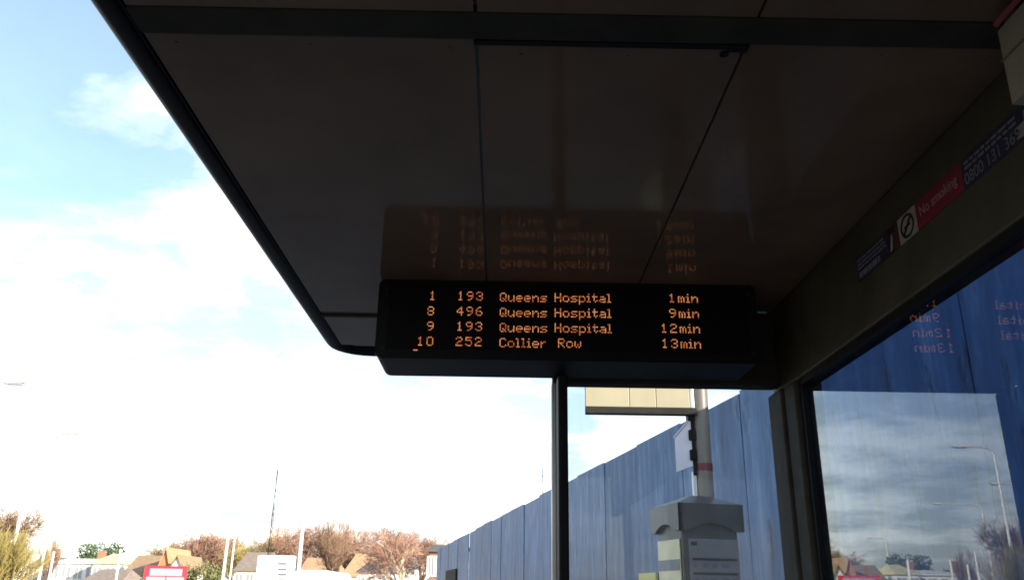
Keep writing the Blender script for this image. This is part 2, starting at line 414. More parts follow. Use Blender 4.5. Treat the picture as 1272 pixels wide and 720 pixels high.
text_mesh('lettering', '0800 131 3694', 0.0315, M_print, p5, loc_((XW - 0.0022, 1.368, 2.2615)), (0, -1, 0), (0, 0, 1))
rng = random.Random(4)
def word_lines(parent, y0, y1, zs, h, m=M_print):
    """print too small to read in the photograph: bars the length of words"""
    for z in zs:
        mb = MB(); y = y1
        while y > y0 + 0.01:
            l = rng.uniform(0.010, 0.026)
            mb.box(-0.0024, -0.0016, max(y - l, y0) - 1.45, y - 1.45, z - 2.28, z + h - 2.28); y -= l + 0.005
        tag(mb.obj('small_print', m, parent), None, None, kind='stuff')
word_lines(p5, 1.20, 1.362, (2.300, 2.290), 0.0048)
word_lines(p1, 1.70, 1.85, (2.302, 2.292, 2.283), 0.0042)
word_lines(p1, 1.735, 1.848, (2.262,), 0.013)
# torn cream sticker by the box
st = thing('torn_sticker', 'torn cream sticker patch under the cream box on the back beam', 'sticker', (XW, 1.16, 2.27))
pts = [(1.205, 2.262), (1.190, 2.270), (1.198, 2.281), (1.178, 2.283), (1.176, 2.300), (1.150, 2.297), (1.10, 2.306), (1.05, 2.300), (1.06, 2.264), (1.12, 2.258), (1.16, 2.266), (1.175, 2.257)]
MB().prism([(y - 1.16, z - 2.27) for y, z in pts], -0.0034, -0.0026, 'x').obj('paper', M_cream, st)

# ------------------------------------------------------------------ countdown display
YS = 2.28
cd = thing('countdown_display', 'black hanging electronic bus countdown display with amber dot lettering', 'display', (0.18, YS, ZC))
X0, X1, Z0, Z1 = -0.362 - 0.18, 0.722 - 0.18, 2.165 - ZC, -0.001
poly = []
for (cx_, cz_, rr, a0) in ((X0 + 0.024, Z0 + 0.024, 0.024, 180), (X1 - 0.024, Z0 + 0.024, 0.024, 270), (X1 - 0.018, Z1 - 0.018, 0.018, 0), (X0 + 0.018, Z1 - 0.018, 0.018, 90)):
    for k in range(5):
        a = R_(a0 + 22.5 * k); poly.append((cx_ + rr * math.cos(a), cz_ + rr * math.sin(a)))
MB().prism(poly, 0.004, 0.195, 'y').obj('housing', M_black, cd, smooth=True)
bez = MB(); n = len(poly)
bez.prism([(x * 0.9995, z) for x, z in poly], -0.006, 0.004, 'y').obj('front_bezel', M_black, cd, smooth=True)
scr = MB().cbox(X0 + 0.03, X1 - 0.03, -0.0085, -0.0062, Z0 + 0.028, Z1 - 0.014, 0.001).obj('screen', M_screen, cd)
for x in (-0.30, 0.30): MB().cbox(x - 0.05, x + 0.05, 0.05, 0.15, -0.003, 0.0, 0.001).obj('mounting_plate', M_dark, cd)
for x in (-0.52, 0.52):
    for z in (-0.03, -0.205):
        MB().tube((x, -0.0075, z), (x, -0.0055, z), 0.0035, n=8).obj('screw', M_dark, cd)
FONT = {
'0': '01110 10001 10001 10001 10001 10001 01110', '1': '00100 01100 00100 00100 00100 00100 01110', '2': '01110 10001 00001 00110 01000 10000 11111',
'3': '01110 10001 00001 00110 00001 10001 01110', '4': '00010 00110 01010 10010 11111 00010 00010', '5': '11111 10000 11110 00001 00001 10001 01110',
'6': '00110 01000 10000 11110 10001 10001 01110', '8': '01110 10001 10001 01110 10001 10001 01110', '9': '01110 10001 10001 01111 00001 00010 01100',
'Q': '01110 10001 10001 10001 10101 10010 01101', 'H': '10001 10001 10001 11111 10001 10001 10001', 'C': '01110 10001 10000 10000 10000 10001 01110',
'R': '11110 10001 10001 11110 10100 10010 10001', 'u': '00000 00000 10001 10001 10001 10011 01101', 'e': '00000 00000 01110 10001 11111 10000 01110',
'n': '00000 00000 10110 11001 10001 10001 10001', 's': '00000 00000 01111 10000 01110 00001 11110', 'o': '00000 00000 01110 10001 10001 10001 01110',
'p': '00000 00000 11110 10001 10001 10001 11110 10000 10000', 'i': '010 000 110 010 010 010 111', 't': '0100 0100 1111 0100 0100 0101 0010',
'a': '00000 00000 01110 00001 01111 10001 01111', 'l': '110 010 010 010 010 010 111', 'r': '0000 0000 1011 1100 1000 1000 1000',
'w': '00000 00000 10001 10001 10101 10101 01010', 'm': '00000 00000 11010 10101 10101 10101 10101', ' ': '000'}
DP = 0.00385
def led_text(name, s, px, py, right_px=None):
    """dots of one field; px,py = photo position of its top left corner on the display face"""
    y = YS - 0.0095
    p = P(px, py, y)
    dots = []; cx_ = 0
    for i, ch in enumerate(s):
        rows = FONT[ch].split(); wd = len(rows[0])
        for rI, row in enumerate(rows):
            for c_, b in enumerate(row):
                if b == '1': dots.append((cx_ + c_, rI))
        cx_ += wd + (2 if ch.isdigit() else 1)
    if right_px is not None: p = P(right_px, py, y) - Vector((max(d_[0] for d_ in dots) + 1, 0, 0)) * DP
    mb = MB()
    for (c_, rI) in dots:
        x = p.x + (c_ + 0.5) * DP - 0.18; z = p.z - (rI + 0.5) * DP - ZC; rr = DP * 0.39
        ring = [(x + rr * math.cos(R_(45 * q + 22.5)), -0.0102, z + rr * math.sin(R_(45 * q + 22.5))) for q in range(8)]
        back = [(a, -0.0086, c) for a, b, c in ring]
        mb.add(ring + back, [tuple(range(8))] + [(q, q + 8, (q + 1) % 8 + 8, (q + 1) % 8) for q in range(8)])
    return mb.obj(name, M_led, scr)
for k, (nm, rt, dest, mins) in enumerate((('1', '193', 'Queens Hospital', '1min'), ('8', '496', 'Queens Hospital', '9min'), ('9', '193', 'Queens Hospital', '12min'), ('10', '252', 'Collier Row', '13min'))):
    y = 361.6 + 18.75 * k
    led_text('order_number', nm, 0, y, right_px=540.0 - 0.5 * k)
    led_text('route_number', rt, 0, y + 0.6, right_px=600.0 - 0.5 * k)
    w1, w2_ = dest.split(' ')
    led_text('destination_word', w1, 621.0 - 0.2 * k, y + 1.6)
    led_text('destination_word', w2_, 688.8 if w2_ == 'Hospital' else 693.0, y + 2.1)
    led_text('minutes_text', mins, 0, y + 3.4, right_px=866.5 + 1.3 * k)
p = P(516, 434, YS - 0.0095)
MB().box(p.x - 0.006 - 0.18, p.x + 0.006 - 0.18, -0.0100, -0.0086, p.z - 0.0025 - ZC, p.z + 0.0005 - ZC).obj('stray_dash', mat('dim_led', (0.1, 0.05, 0.04), emit=(0.5, 0.16, 0.08), estr=0.5), scr)

# ------------------------------------------------------------------ blue hoarding behind the shelter
HA, HB = PZ(836, 529, 3.0), PZ(569, 668, 3.0)
hd = Vector((HB.x - HA.x, HB.y - HA.y, 0)).normalized()
hn = Vector((-hd.y, hd.x, 0))             # towards the road
if hn.x > 0: hn = -hn
h0 = Vector((HA.x, HA.y, 0)) - hd * 13.6
ang = math.atan2(hd.y, hd.x)
m = bpy.data.materials.new('weathered_blue_hoarding_paint'); m.use_nodes = True
t = m.node_tree; pb = t.nodes['Principled BSDF']; pb.inputs['Roughness'].default_value = 0.5; pb.inputs['Specular IOR Level'].default_value = 0.22
co = node(t, 'ShaderNodeTexCoord'); ge = node(t, 'ShaderNodeObjectInfo')
vadd = node(t, 'ShaderNodeVectorMath', operation='ADD'); vm = node(t, 'ShaderNodeVectorMath', operation='SCALE'); vm.inputs['Scale'].default_value = 0.37
t.links.new(ge.outputs['Location'], vm.inputs[0]); t.links.new(co.outputs['Object'], vadd.inputs[0]); t.links.new(vm.outputs[0], vadd.inputs[1])
mA = node(t, 'ShaderNodeMapping'); mA.inputs['Scale'].default_value = (6.5, 6.5, 0.9); t.links.new(vadd.outputs[0], mA.inputs[0])
nA = node(t, 'ShaderNodeTexNoise', i_Scale=1.3, i_Detail=9.0, i_Roughness=0.68); t.links.new(mA.outputs[0], nA.inputs['Vector'])
rA = node(t, 'ShaderNodeValToRGB')
e = rA.color_ramp.elements
e[0].position = 0.30; e[0].color = (0.045, 0.092, 0.195, 1)
e[1].position = 0.70; e[1].color = (0.185, 0.275, 0.425, 1)
x_ = e.new(0.5); x_.color = (0.080, 0.152, 0.292, 1)
t.links.new(nA.outputs['Fac'], rA.inputs[0])
# rust and grime runs
mB = node(t, 'ShaderNodeMapping'); mB.inputs['Scale'].default_value = (4.2, 4.2, 1.0); t.links.new(vadd.outputs[0], mB.inputs[0])
nB = node(t, 'ShaderNodeTexNoise', i_Scale=2.1, i_Detail=10.0, i_Roughness=0.72); t.links.new(mB.outputs[0], nB.inputs['Vector'])
rB = node(t, 'ShaderNodeMapRange'); rB.inputs['From Min'].default_value = 0.565; rB.inputs['From Max'].default_value = 0.63; rB.inputs['To Max'].default_value = 0.85
t.links.new(nB.outputs['Fac'], rB.inputs['Value'])
mxx = node(t, 'ShaderNodeMix', data_type='RGBA'); mxx.inputs[7].default_value = (0.045, 0.05, 0.075, 1)
t.links.new(rB.outputs[0], mxx.inputs[0]); t.links.new(rA.outputs[0], mxx.inputs[6])
hs = node(t, 'ShaderNodeHueSaturation'); rv = node(t, 'ShaderNodeMapRange'); rv.inputs['To Min'].default_value = 0.85; rv.inputs['To Max'].default_value = 1.15
t.links.new(ge.outputs['Random'], rv.inputs['Value']); t.links.new(rv.outputs[0], hs.inputs['Value']); t.links.new(mxx.outputs[2], hs.inputs['Color'])
# warm ground reflection painted into the colour low down, uneven in outline
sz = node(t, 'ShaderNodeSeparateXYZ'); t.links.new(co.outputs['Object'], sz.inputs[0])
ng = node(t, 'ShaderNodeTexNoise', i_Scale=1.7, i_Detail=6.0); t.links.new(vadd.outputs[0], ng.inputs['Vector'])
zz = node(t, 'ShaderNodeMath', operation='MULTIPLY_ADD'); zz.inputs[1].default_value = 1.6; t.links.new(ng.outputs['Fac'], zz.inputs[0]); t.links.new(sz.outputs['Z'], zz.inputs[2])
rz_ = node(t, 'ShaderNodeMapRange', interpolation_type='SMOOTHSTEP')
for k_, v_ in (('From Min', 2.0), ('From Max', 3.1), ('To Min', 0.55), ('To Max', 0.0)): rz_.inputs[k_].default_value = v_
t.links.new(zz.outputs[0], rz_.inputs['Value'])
ground_warm = node(t, 'ShaderNodeMix', data_type='RGBA'); ground_warm.inputs[7].default_value = (0.20, 0.165, 0.155, 1)
t.links.new(rz_.outputs[0], ground_warm.inputs[0]); t.links.new(hs.outputs[0], ground_warm.inputs[6])
t.links.new(ground_warm.outputs[2], pb.inputs['Base Color'])
bpn = node(t, 'ShaderNodeBump', i_Strength=0.25, i_Distance=0.01); t.links.new(nA.outputs['Fac'], bpn.inputs['Height']); t.links.new(bpn.outputs[0], pb.inputs['Normal'])
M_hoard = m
M_timber = mat('rough_timber', (0.24, 0.17, 0.10), rough=0.8, noise=0.3, scale=10, stretch=(1, 1, 0.1))
ho = thing('site_hoarding', 'tall weathered blue panel hoarding running behind the bus shelter', 'fence', h0)
rng = random.Random(11)
LEN = (HB - HA).length + 13.6 + 6.5
npan = int(LEN / 1.22)
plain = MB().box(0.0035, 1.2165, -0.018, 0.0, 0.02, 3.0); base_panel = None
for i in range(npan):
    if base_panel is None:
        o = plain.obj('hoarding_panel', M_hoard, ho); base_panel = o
    else:
        o = base_panel.copy(); C.objects.link(o); o.parent = ho
    q = hd * (1.22 * i) + hn * rng.uniform(-0.006, 0.006)
    o.location = (q.x, q.y, 0); o.rotation_euler = (rng.uniform(-0.004, 0.004), 0, ang + rng.uniform(-0.003, 0.003))
    o.scale.z = 1 + rng.uniform(-0.006, 0.006)
    if i % 2 == 0:
        bq = hd * (1.22 * i) - hn * 0.075
        b = MB().box(-0.045, 0.045, -0.05, 0.05, -0.02, 2.9).obj('hoarding_post', M_timber, ho); b.location = (bq.x, bq.y, 0); b.rotation_euler.z = ang
for z in (0.4, 1.5, 2.6):
    b = MB().box(0, LEN, -0.018, 0.018, z - 0.04, z + 0.04).obj('rail', M_timber, ho)
    b.location = (-hn.x * 0.041, -hn.y * 0.041, 0); b.rotation_euler.z = ang
def on_hoard(px, py, off=0.03):
    """point on the road face of the hoarding under a photo pixel"""
    v = MW @ Vector((px - CX, py - CY, F)); q0 = h0 + hn * off
    tt = (q0 - EYE).dot(hn) / v.dot(hn)
    return EYE + v * tt
def board_on_hoard(name, label, cat, px0, px1, py0, py1, m, extra=None):
    a = on_hoard(px0, (py0 + py1) / 2); b = on_hoard(px1, (py0 + py1) / 2); zt = on_hoard((px0 + px1) / 2, py0).z; zb = on_hoard((px0 + px1) / 2, py1).z
    L = (b - a).length
    o = thing(name, label, cat, (b.x, b.y, zb), ang)
    MB().cbox(0, L, -0.012, 0.012, 0, zt - zb, 0.004).obj('board', m, o)
    MB().box(0.03, L - 0.03, 0.0125, 0.016, 0.04, 0.06).obj('edge_strip', M_dark, o)
    return o
board_on_hoard('notice_board', 'small yellow notice low on the hoarding behind the timetable case', 'sign', 795, 816, 711, 735, mat('yellow_sign', (0.62, 0.52, 0.14), rough=0.5, noise=0.1))
board_on_hoard('notice_board', 'small dark board on the far end of the blue hoarding', 'sign', 553.5, 566, 707, 740, M_dark)

# ------------------------------------------------------------------ bus stop pole, flag and timetable case
YP = 4.7
XP = 1.117
M_pole = mat('grey_brown_pole_paint', (0.185, 0.155, 0.125), rough=0.42, noise=0.12, scale=14, stretch=(1, 1, 0.2))
M_case = mat('charcoal_case_paint', (0.034, 0.030, 0.029), rough=0.36, noise=0.15, scale=8)
M_flag = mat('cream_flag_enamel', (0.39, 0.325, 0.205), rough=0.45, noise=0.05, scale=6)
M_paper = mat('timetable_paper', (0.13, 0.13, 0.14), rough=0.4, noise=0.1, scale=14)
bs = thing('bus_stop_pole', 'grey bus stop pole beyond the glass with dark clamps and a red band', 'bus stop', (XP, YP, 0))
mb = MB(); mb.tube((0, 0, -0.02), (0, 0, 3.35), 0.047, n=20).obj('shaft', M_pole, bs, smooth=True)
MB().tube((0, 0, 3.35), (0, 0, 3.40), 0.05, 0.02, n=20).obj('cap', M_case, bs)
MB().tube((0, 0, 2.205), (0, 0, 2.245), 0.0495, n=20).obj('red_band', M_redtrim, bs)
MB().box(-0.066, -0.048, -0.02, 0.02, 2.02, 2.20).obj('conduit', M_alu, bs)
for z in (2.29, 2.40, 2.51): MB().cbox(-0.078, -0.040, -0.035, 0.035, z - 0.030, z + 0.030, 0.006).obj('clamp', M_black, bs)
MB().cbox(-0.062, -0.046, -0.012, 0.012, 2.262, 2.60, 0.003).obj('bracket_rail', M_black, bs)
# flag with tiles
fl = thing('bus_stop_flag', 'cream bus stop flag with tile joints fixed to the grey pole', 'sign', (XP - 0.055, YP - 0.04, 2.51))
wF = 0.60
for (x0, x1) in ((-wF, -wF + 0.245), (-wF + 0.2475, -wF + 0.395), (-wF + 0.3975, -0.015)):
    MB().cbox(x0, x1, -0.022, 0.022, 0.035, 0.30, 0.003).obj('tile', M_flag, fl)
    MB().cbox(x0, x1, -0.022, 0.022, 0.3025, 0.62, 0.003).obj('tile', M_flag, fl)
MB().cbox(-wF, 0.02, -0.026, 0.026, -0.004, 0.034, 0.004).obj('bottom_frame', M_dark, fl)
MB().cbox(-0.013, 0.01, -0.02, 0.02, 0.035, 0.62, 0.003).obj('side_frame', M_alu, fl)
# side plate, turned almost edge on, slanted top
pl = thing('pole_plate', 'small pale slanted plate clamped to the bus stop pole below the flag', 'sign', (XP - 0.05, YP - 0.02, 2.2))
MB().prism([(-0.105, 0.0), (0.0, 0.035), (0.0, 0.30), (-0.105, 0.185)], -0.006, 0.006, 'y').obj('plate', mat('pale_plate', (0.74, 0.70, 0.74), rough=0.5, noise=0.1), pl)
MB().prism([(-0.112, 0.183), (0.0, 0.302), (0.0, 0.314), (-0.112, 0.195)], -0.010, 0.010, 'y').obj('rim', M_alu, pl)
MB().cbox(-0.012, 0.006, -0.012, 0.012, -0.02, 0.30, 0.003).obj('hinge_bar', M_black, pl)
pl.rotation_euler.z = R_(-18)
# timetable case
W = 0.352; H_ = W / 2
ca = thing('timetable_case', 'charcoal timetable case with arched hood around the bus stop pole', 'timetable case', (XP - 0.062, YP, 0.75), R_(13))
b = MB()
b.cbox(-H_ + 0.017, H_ - 0.017, -H_ + 0.017, H_ - 0.017, 0.0, 1.20, 0.012)
b.obj('case_body', M_case, ca)
MB().tube((0, 0, -0.77), (0, 0, -0.001), 0.055, n=16).obj('stand', M_case, ca)
HW = H_ + 0.009; zt0, zt1 = 1.125, 1.262
for k in range(4):
    a = R_(90 * k)
    poly = [(-HW, zt0), (-HW + 0.055, zt0)]
    for q in range(1, 12):
        s = q / 12.0; poly.append((-HW + 0.055 + (2 * HW - 0.11) * s, zt0 + 0.040 * math.sin(math.pi * s) ** 0.8))
    poly += [(HW - 0.055, zt0), (HW, zt0), (HW, zt1), (-HW, zt1)]
    tmp = MB(); tmp.prism(poly, -HW - 0.001 * (k % 2), -HW + 0.022, 'y')
    tmp.v = [(x * math.cos(a) - y * math.sin(a), x * math.sin(a) + y * math.cos(a), z) for x, y, z in tmp.v]
    tmp.obj('hood_side', M_case, ca)
top = MB(); A = [(-HW, -HW), (HW, -HW), (HW, HW), (-HW, HW)]
top.add([(x, y, zt1 + 0.001) for x, y in A] + [(x * 0.25, y * 0.25, zt1 + 0.055) for x, y in A], [(0, 1, 5, 4), (1, 2, 6, 5), (2, 3, 7, 6), (3, 0, 4, 7), (4, 5, 6, 7), (3, 2, 1, 0)])
top.obj('hood_top', M_case, ca)
fp = MB().cbox(-H_ + 0.05, H_ - 0.022, -H_ + 0.011, -H_ + 0.0165, 0.05, 1.085, 0.002).obj('timetable_panel', M_paper, ca)
for z in (0.985, 0.915, 0.845, 0.775, 0.70, 0.62, 0.54, 0.46):
    MB().box(-H_ + 0.066, H_ - 0.036, -H_ + 0.0095, -H_ + 0.0108, z - 0.006, z + 0.006).obj('row_rule', M_black, fp)
for z in (0.953, 0.883, 0.81, 0.74, 0.66, 0.58):
    mb = MB(); x = -H_ + 0.07
    while x < H_ - 0.07:
        l = rng.uniform(0.02, 0.055); mb.box(x, min(x + l, H_ - 0.04), -H_ + 0.010, -H_ + 0.0108, z - 0.009, z + 0.009); x += l + rng.uniform(0.01, 0.03)
    tag(mb.obj('small_print', mat('grey_print', (0.08, 0.08, 0.09), rough=0.5), fp), None, None, kind='stuff')
MB().box(-H_ + 0.062, -H_ + 0.095, -H_ + 0.0095, -H_ + 0.0108, 1.052, 1.07).obj('route_number_print', M_black, fp)
sp = MB().cbox(-H_ + 0.010, -H_ + 0.0165, -H_ + 0.04, H_ - 0.03, 0.05, 1.085, 0.002).obj('side_panel', mat('cream_paper', (0.66, 0.56, 0.33), rough=0.35, noise=0.15, scale=5), ca)
MB().box(-H_ + 0.0085, -H_ + 0.0098, -H_ + 0.045, H_ - 0.035, 0.93, 0.985).obj('heading_band', M_paper, sp)

# ------------------------------------------------------------------ houses across the junction
M_pane = mat('pale_window_glass', (0.30, 0.31, 0.32), rough=0.12)  # pane colour lightened to stand in for glare washing out the windows
M_frame = mat('white_window_frame', (0.75, 0.74, 0.72), rough=0.5)
def walls(name, col): return mat(name, col, rough=0.85, noise=0.12, scale=1.2, bump=0.2, bscale=20)
def rooft(name, col):
    return mat(name, col, rough=0.8, noise=0.28, scale=2.2, bump=0.5, bscale=9, stretch=(1, 1, 6))
def house(label, px0, px1, Y, ridge, eave, wallm, roofm, gable='side', dep=7.0, rz=0.0, chim=True, hip=0.0, cat='house', nwin=3, gable_m=None, name='house'):
    a, b = P(px0, eave, Y), P(px1, eave, Y); mid = (px0 + px1) / 2
    ze = P(mid, eave, Y).z; zr = P(mid, ridge, Y + dep / 2 if gable == 'side' else Y).z; w2 = (b.x - a.x) / 2
    h = thing(name, label, cat, ((a.x + b.x) / 2, Y, -0.13), rz)
    ze += 0.13; zr += 0.13; g = 0.25
    if gable == 'side':                     # ridge parallel to the street, long roof slope faces us
        MB().prism([(0.0, 0), (dep, 0), (dep, ze - 0.1), (0, ze - 0.1)], -w2 + g, w2 - g, 'x').obj('wall', wallm, h)
        hp = hip * w2
        vs = [(-w2, -g, ze - 0.08), (w2, -g, ze - 0.08), (w2, dep + g, ze - 0.08), (-w2, dep + g, ze - 0.08), (-w2 + hp, dep / 2, zr), (w2 - hp, dep / 2, zr)]
        low = [(x, y, z - 0.14) for x, y, z in vs]
        rf = MB().add(vs + low[:4], [(0, 1, 5, 4), (2, 3, 4, 5), (1, 2, 5), (3, 0, 4), (0, 6, 7, 1), (1, 7, 8, 2), (2, 8, 9, 3), (3, 9, 6, 0), (9, 8, 7, 6)]).obj('roof', roofm, h)
        cy = dep / 2
    else:
        MB().prism([(-w2 + g, 0), (w2 - g, 0), (w2 - g, ze), (0, zr - 0.15), (-w2 + g, ze)], 0, dep, 'y').obj('wall', gable_m or wallm, h)
        s = (zr - ze) / (w2 - g); zo = ze - s * g
        rf = MB()
        for sg in (-1, 1):
            q = [(sg * w2, zo), (0, zr), (0, zr + 0.16), (sg * w2, zo + 0.16)]
            rf.prism(q, -g, dep + g, 'y')
        rf = rf.obj('roof', roofm, h); cy = dep * 0.6
    if chim:
        cx_ = w2 * 0.55
        MB().cbox(cx_ - 0.4, cx_ + 0.4, cy - 0.3, cy + 0.3, ze, zr + 0.9, 0.03).obj('chimney', mat('chimney_brick', (0.30, 0.15, 0.09), rough=0.9, noise=0.2, scale=6), rf)
    for lev in ((ze - 1.9), (ze - 4.5)):
        if lev < 0.5: continue
        for k in range(nwin):
            x = -w2 + 2 * w2 * (k + 0.5) / nwin; ww = min(0.75, 2 * w2 / nwin * 0.33)
            f_ = MB()
            f_.box(x - ww - 0.09, x - ww, -0.07, 0.02, lev - 0.09, lev + 1.39); f_.box(x + ww, x + ww + 0.09, -0.07, 0.02, lev - 0.09, lev + 1.39)
            f_.box(x - ww, x + ww, -0.07, 0.02, lev + 1.3, lev + 1.39); f_.box(x - ww, x + ww, -0.10, 0.02, lev - 0.09, lev); f_.box(x - 0.04, x + 0.04, -0.06, 0.02, lev, lev + 1.3)
            wn_ = f_.obj('window', M_frame, h)
            MB().box(x - ww, x + ww, -0.02, -0.004, lev, lev + 1.3).obj('pane', M_pane, wn_)
    dr = MB().box(-0.45, 0.45, -0.05, -0.002, 0.0, 2.05).obj('door', mat('house_door', (0.12, 0.05, 0.04), rough=0.5), h)
    MB().box(0.32, 0.38, -0.09, -0.05, 0.95, 1.07).obj('handle', M_alu, dr)
    return h
W_white = walls('white_render', (0.78, 0.77, 0.73)); W_cream = walls('cream_render', (0.70, 0.64, 0.50)); W_brick = walls('orange_brick', (0.48, 0.20, 0.09)); W_brown = walls('brown_brick', (0.24, 0.13, 0.08))
R_brown = rooft('brown_roof_tile', (0.28, 0.19, 0.11)); R_orange = rooft('orange_roof_tile', (0.40, 0.25, 0.135)); R_grey = rooft('grey_brown_roof_tile', (0.21, 0.17, 0.14)); R_dark = rooft('dark_slate', (0.10, 0.09, 0.09)); R_pale = rooft('pale_yellow_roof', (0.60, 0.54, 0.30))
house('long brown-roofed house behind the red bus', 150, 205, 98, 689, 713, W_white, R_brown, chim=False, nwin=4, dep=8)
house('narrow house with orange brick gable above the red bus', 193, 214, 95, 681, 706, W_brick, R_orange, gable='front', chim=False, nwin=1)
house('small white gabled house right of the orange gable', 209, 229, 92, 690, 704, W_white, R_brown, gable='front', chim=False, nwin=1)
house('long white low building left of the brown-roofed house', 62, 122, 105, 693, 697, W_white, mat('white_roof_sheet', (0.72, 0.72, 0.70), rough=0.6, noise=0.05), hip=0.2, nwin=4)
house('white house with pale yellow hipped roof', 114, 147, 102, 687, 697, W_white, R_pale, hip=0.55, chim=False, nwin=2)
house('small brown-roofed house half behind the left tree', 34, 53, 108, 690, 702, W_cream, R_brown, nwin=1)
house('low hip-roofed building in front of the white houses', 97, 152, 80, 706, 722, W_cream, R_grey, hip=0.3, chim=False, nwin=3, dep=6)
house('cream house with grey-brown roof left of the white board', 291, 331, 95, 685, 706, W_cream, R_grey, hip=0.12, nwin=3, chim=False)
house('house with bright orange roof above the white van', 372, 414, 100, 692, 708, W_white, R_orange, nwin=3)
house('orange gabled house behind the dark-trunked tree', 424, 470, 96, 687, 713, W_cream, R_orange, hip=0.45, nwin=3)
house('white-walled house with dark slate roof behind the pale tree', 443, 494, 84, 698, 708, W_white, R_dark, hip=0.3, nwin=4, chim=False)
house('tall brown brick block beside the far end of the hoarding', 531, 551, 66, 676, 681, W_brown, R_dark, hip=0.3, nwin=2, chim=False, name='brick_block', cat='building')

# ------------------------------------------------------------------ trees
def bare_tree(mbT, mbC, rng, H, spread, stems=1, up=0.5, twig_r=0.016, lv=4):
    def seg(mb, p, dd, L, r0, r1, n, k):
        pts = [p]; cur = p; v = dd.copy()
        for i in range(k):
            v = (v + Vector((rng.uniform(-1, 1), rng.uniform(-1, 1), rng.uniform(-0.6, 1))) * 0.16).normalized()
            nx = cur + v * (L / k)
            ra = r0 + (r1 - r0) * i / k; rb = r0 + (r1 - r0) * (i + 1) / k
            mb.tube(cur, nx, ra, rb, n=n, caps=False); cur = nx; pts.append(cur)
        return pts, v
    def grow(p, dd, L, r, lev):
        mb = mbT if lev <= 2 else mbC
        pts, v = seg(mb, p, dd, L, r, max(r * 0.5, twig_r * 0.6), (7, 5, 4, 3, 3, 3)[lev], 4 if lev < 2 else (3 if lev == 2 else 2))
        if lev >= lv: return
        cnt = (7, 6, 6, 7, 4)[lev] + rng.randint(0, 2)
        for i in range(cnt):
            s = rng.uniform(0.35 if lev else 0.4, 1.0); ii = s * (len(pts) - 1); j = min(int(ii), len(pts) - 2)
            q = pts[j].lerp(pts[j + 1], ii - j)
            az = rng.uniform(0, 2 * math.pi)
            side = (v.orthogonal().normalized()); side.rotate(Matrix.Rotation(az, 3, v))
            nd = (v * (0.75 + 0.3 * rng.random()) + side * rng.uniform(0.5, 1.0) * spread + Vector((0, 0, up * rng.random()))).normalized()
            grow(q, nd, L * rng.uniform(0.5, 0.72), max(r * 0.45, twig_r), lev + 1)
    for s in range(stems):
        a = rng.uniform(0, 2 * math.pi); tl = 0.0 if stems == 1 else rng.uniform(0.15, 0.6)
        dd = Vector((math.cos(a) * tl, math.sin(a) * tl, 1)).normalized()
        grow(Vector((0.1 * math.cos(a) * (stems > 1), 0.1 * math.sin(a) * (stems > 1), -0.1)), dd, H * (0.42 if stems == 1 else 0.45), H * (0.024 if stems == 1 else 0.012), 0 if stems == 1 else 1)
def unit_tree(seed, **kw):
    """a tree of unit height, two meshes: limbs and twigs"""
    T, Cn = MB(), MB(); bare_tree(T, Cn, random.Random(seed), 10.0, **kw)
    top = max(v[2] for v in Cn.v)
    for mb in (T, Cn): mb.v = [(x / top, y / top, z / top) for x, y, z in mb.v]
    return T, Cn
def bark(n, c, c2): return mat(n, c, rough=0.9, col2=c2, scale=3.0)
B_brown = bark('brown_bark', (0.16, 0.10, 0.065), (0.30, 0.19, 0.12)); B_dark = bark('dark_bark', (0.07, 0.055, 0.045), (0.14, 0.11, 0.08))
B_pale = bark('pale_bark', (0.36, 0.29, 0.21), (0.55, 0.46, 0.34)); B_pink = bark('pink_brown_twigs', (0.26, 0.15, 0.11), (0.40, 0.25, 0.18)); B_olive = bark('olive_twigs', (0.22, 0.18, 0.06), (0.40, 0.33, 0.11)); B_tan = bark('tan_twigs', (0.30, 0.20, 0.11), (0.42, 0.30, 0.17))
variants = {}
def tree(label, px, top, Y, wide, var, bm, tm, group, cat='tree', name='bare_tree', rz=None):
    key = (var, bm.name, tm.name)
    p = P(px, top, Y); Hh = p.z + 0.13
    if key not in variants:
        if var not in protos: protos[var] = unit_tree(**KIND[var])
        T, Cn = protos[var]
        a = T.obj('trunk', bm); b = Cn.obj('crown', tm); variants[key] = (a, b); fresh = True
    else: fresh = False
    a, b = variants[key]
    if not fresh: a, b = a.copy(), b.copy(); C.objects.link(a); C.objects.link(b)
    tr = thing(name, label, cat, (p.x, Y, -0.13), rng.uniform(0, 6.28) if rz is None else rz, group)
    a.parent = tr; b.parent = tr
    tr.scale = (Hh * wide, Hh * wide, Hh)
    return tr
protos = {}
KIND = {'round': dict(seed=3, spread=1.25, up=0.25, twig_r=0.015), 'tall': dict(seed=8, spread=0.95, up=0.5, twig_r=0.014), 'loose': dict(seed=21, spread=1.15, up=0.2, twig_r=0.015), 'fan': dict(seed=5, spread=0.5, up=0.9, stems=16, twig_r=0.017, lv=4)}
G = 'bare trees behind the houses'
rng = random.Random(77)
tree('olive many-stemmed bare tree at the left edge', 2, 634, 44, 1.25, 'fan', B_olive, B_olive, None)
tree('taller thin-twigged bare tree rising behind the olive tree at the left', 14, 615, 60, 0.85, 'loose', B_dark, B_brown, None)
tree('small grey-twigged bare tree just right of the olive tree', 66, 662, 85, 0.42, 'tall', B_dark, B_brown, None)
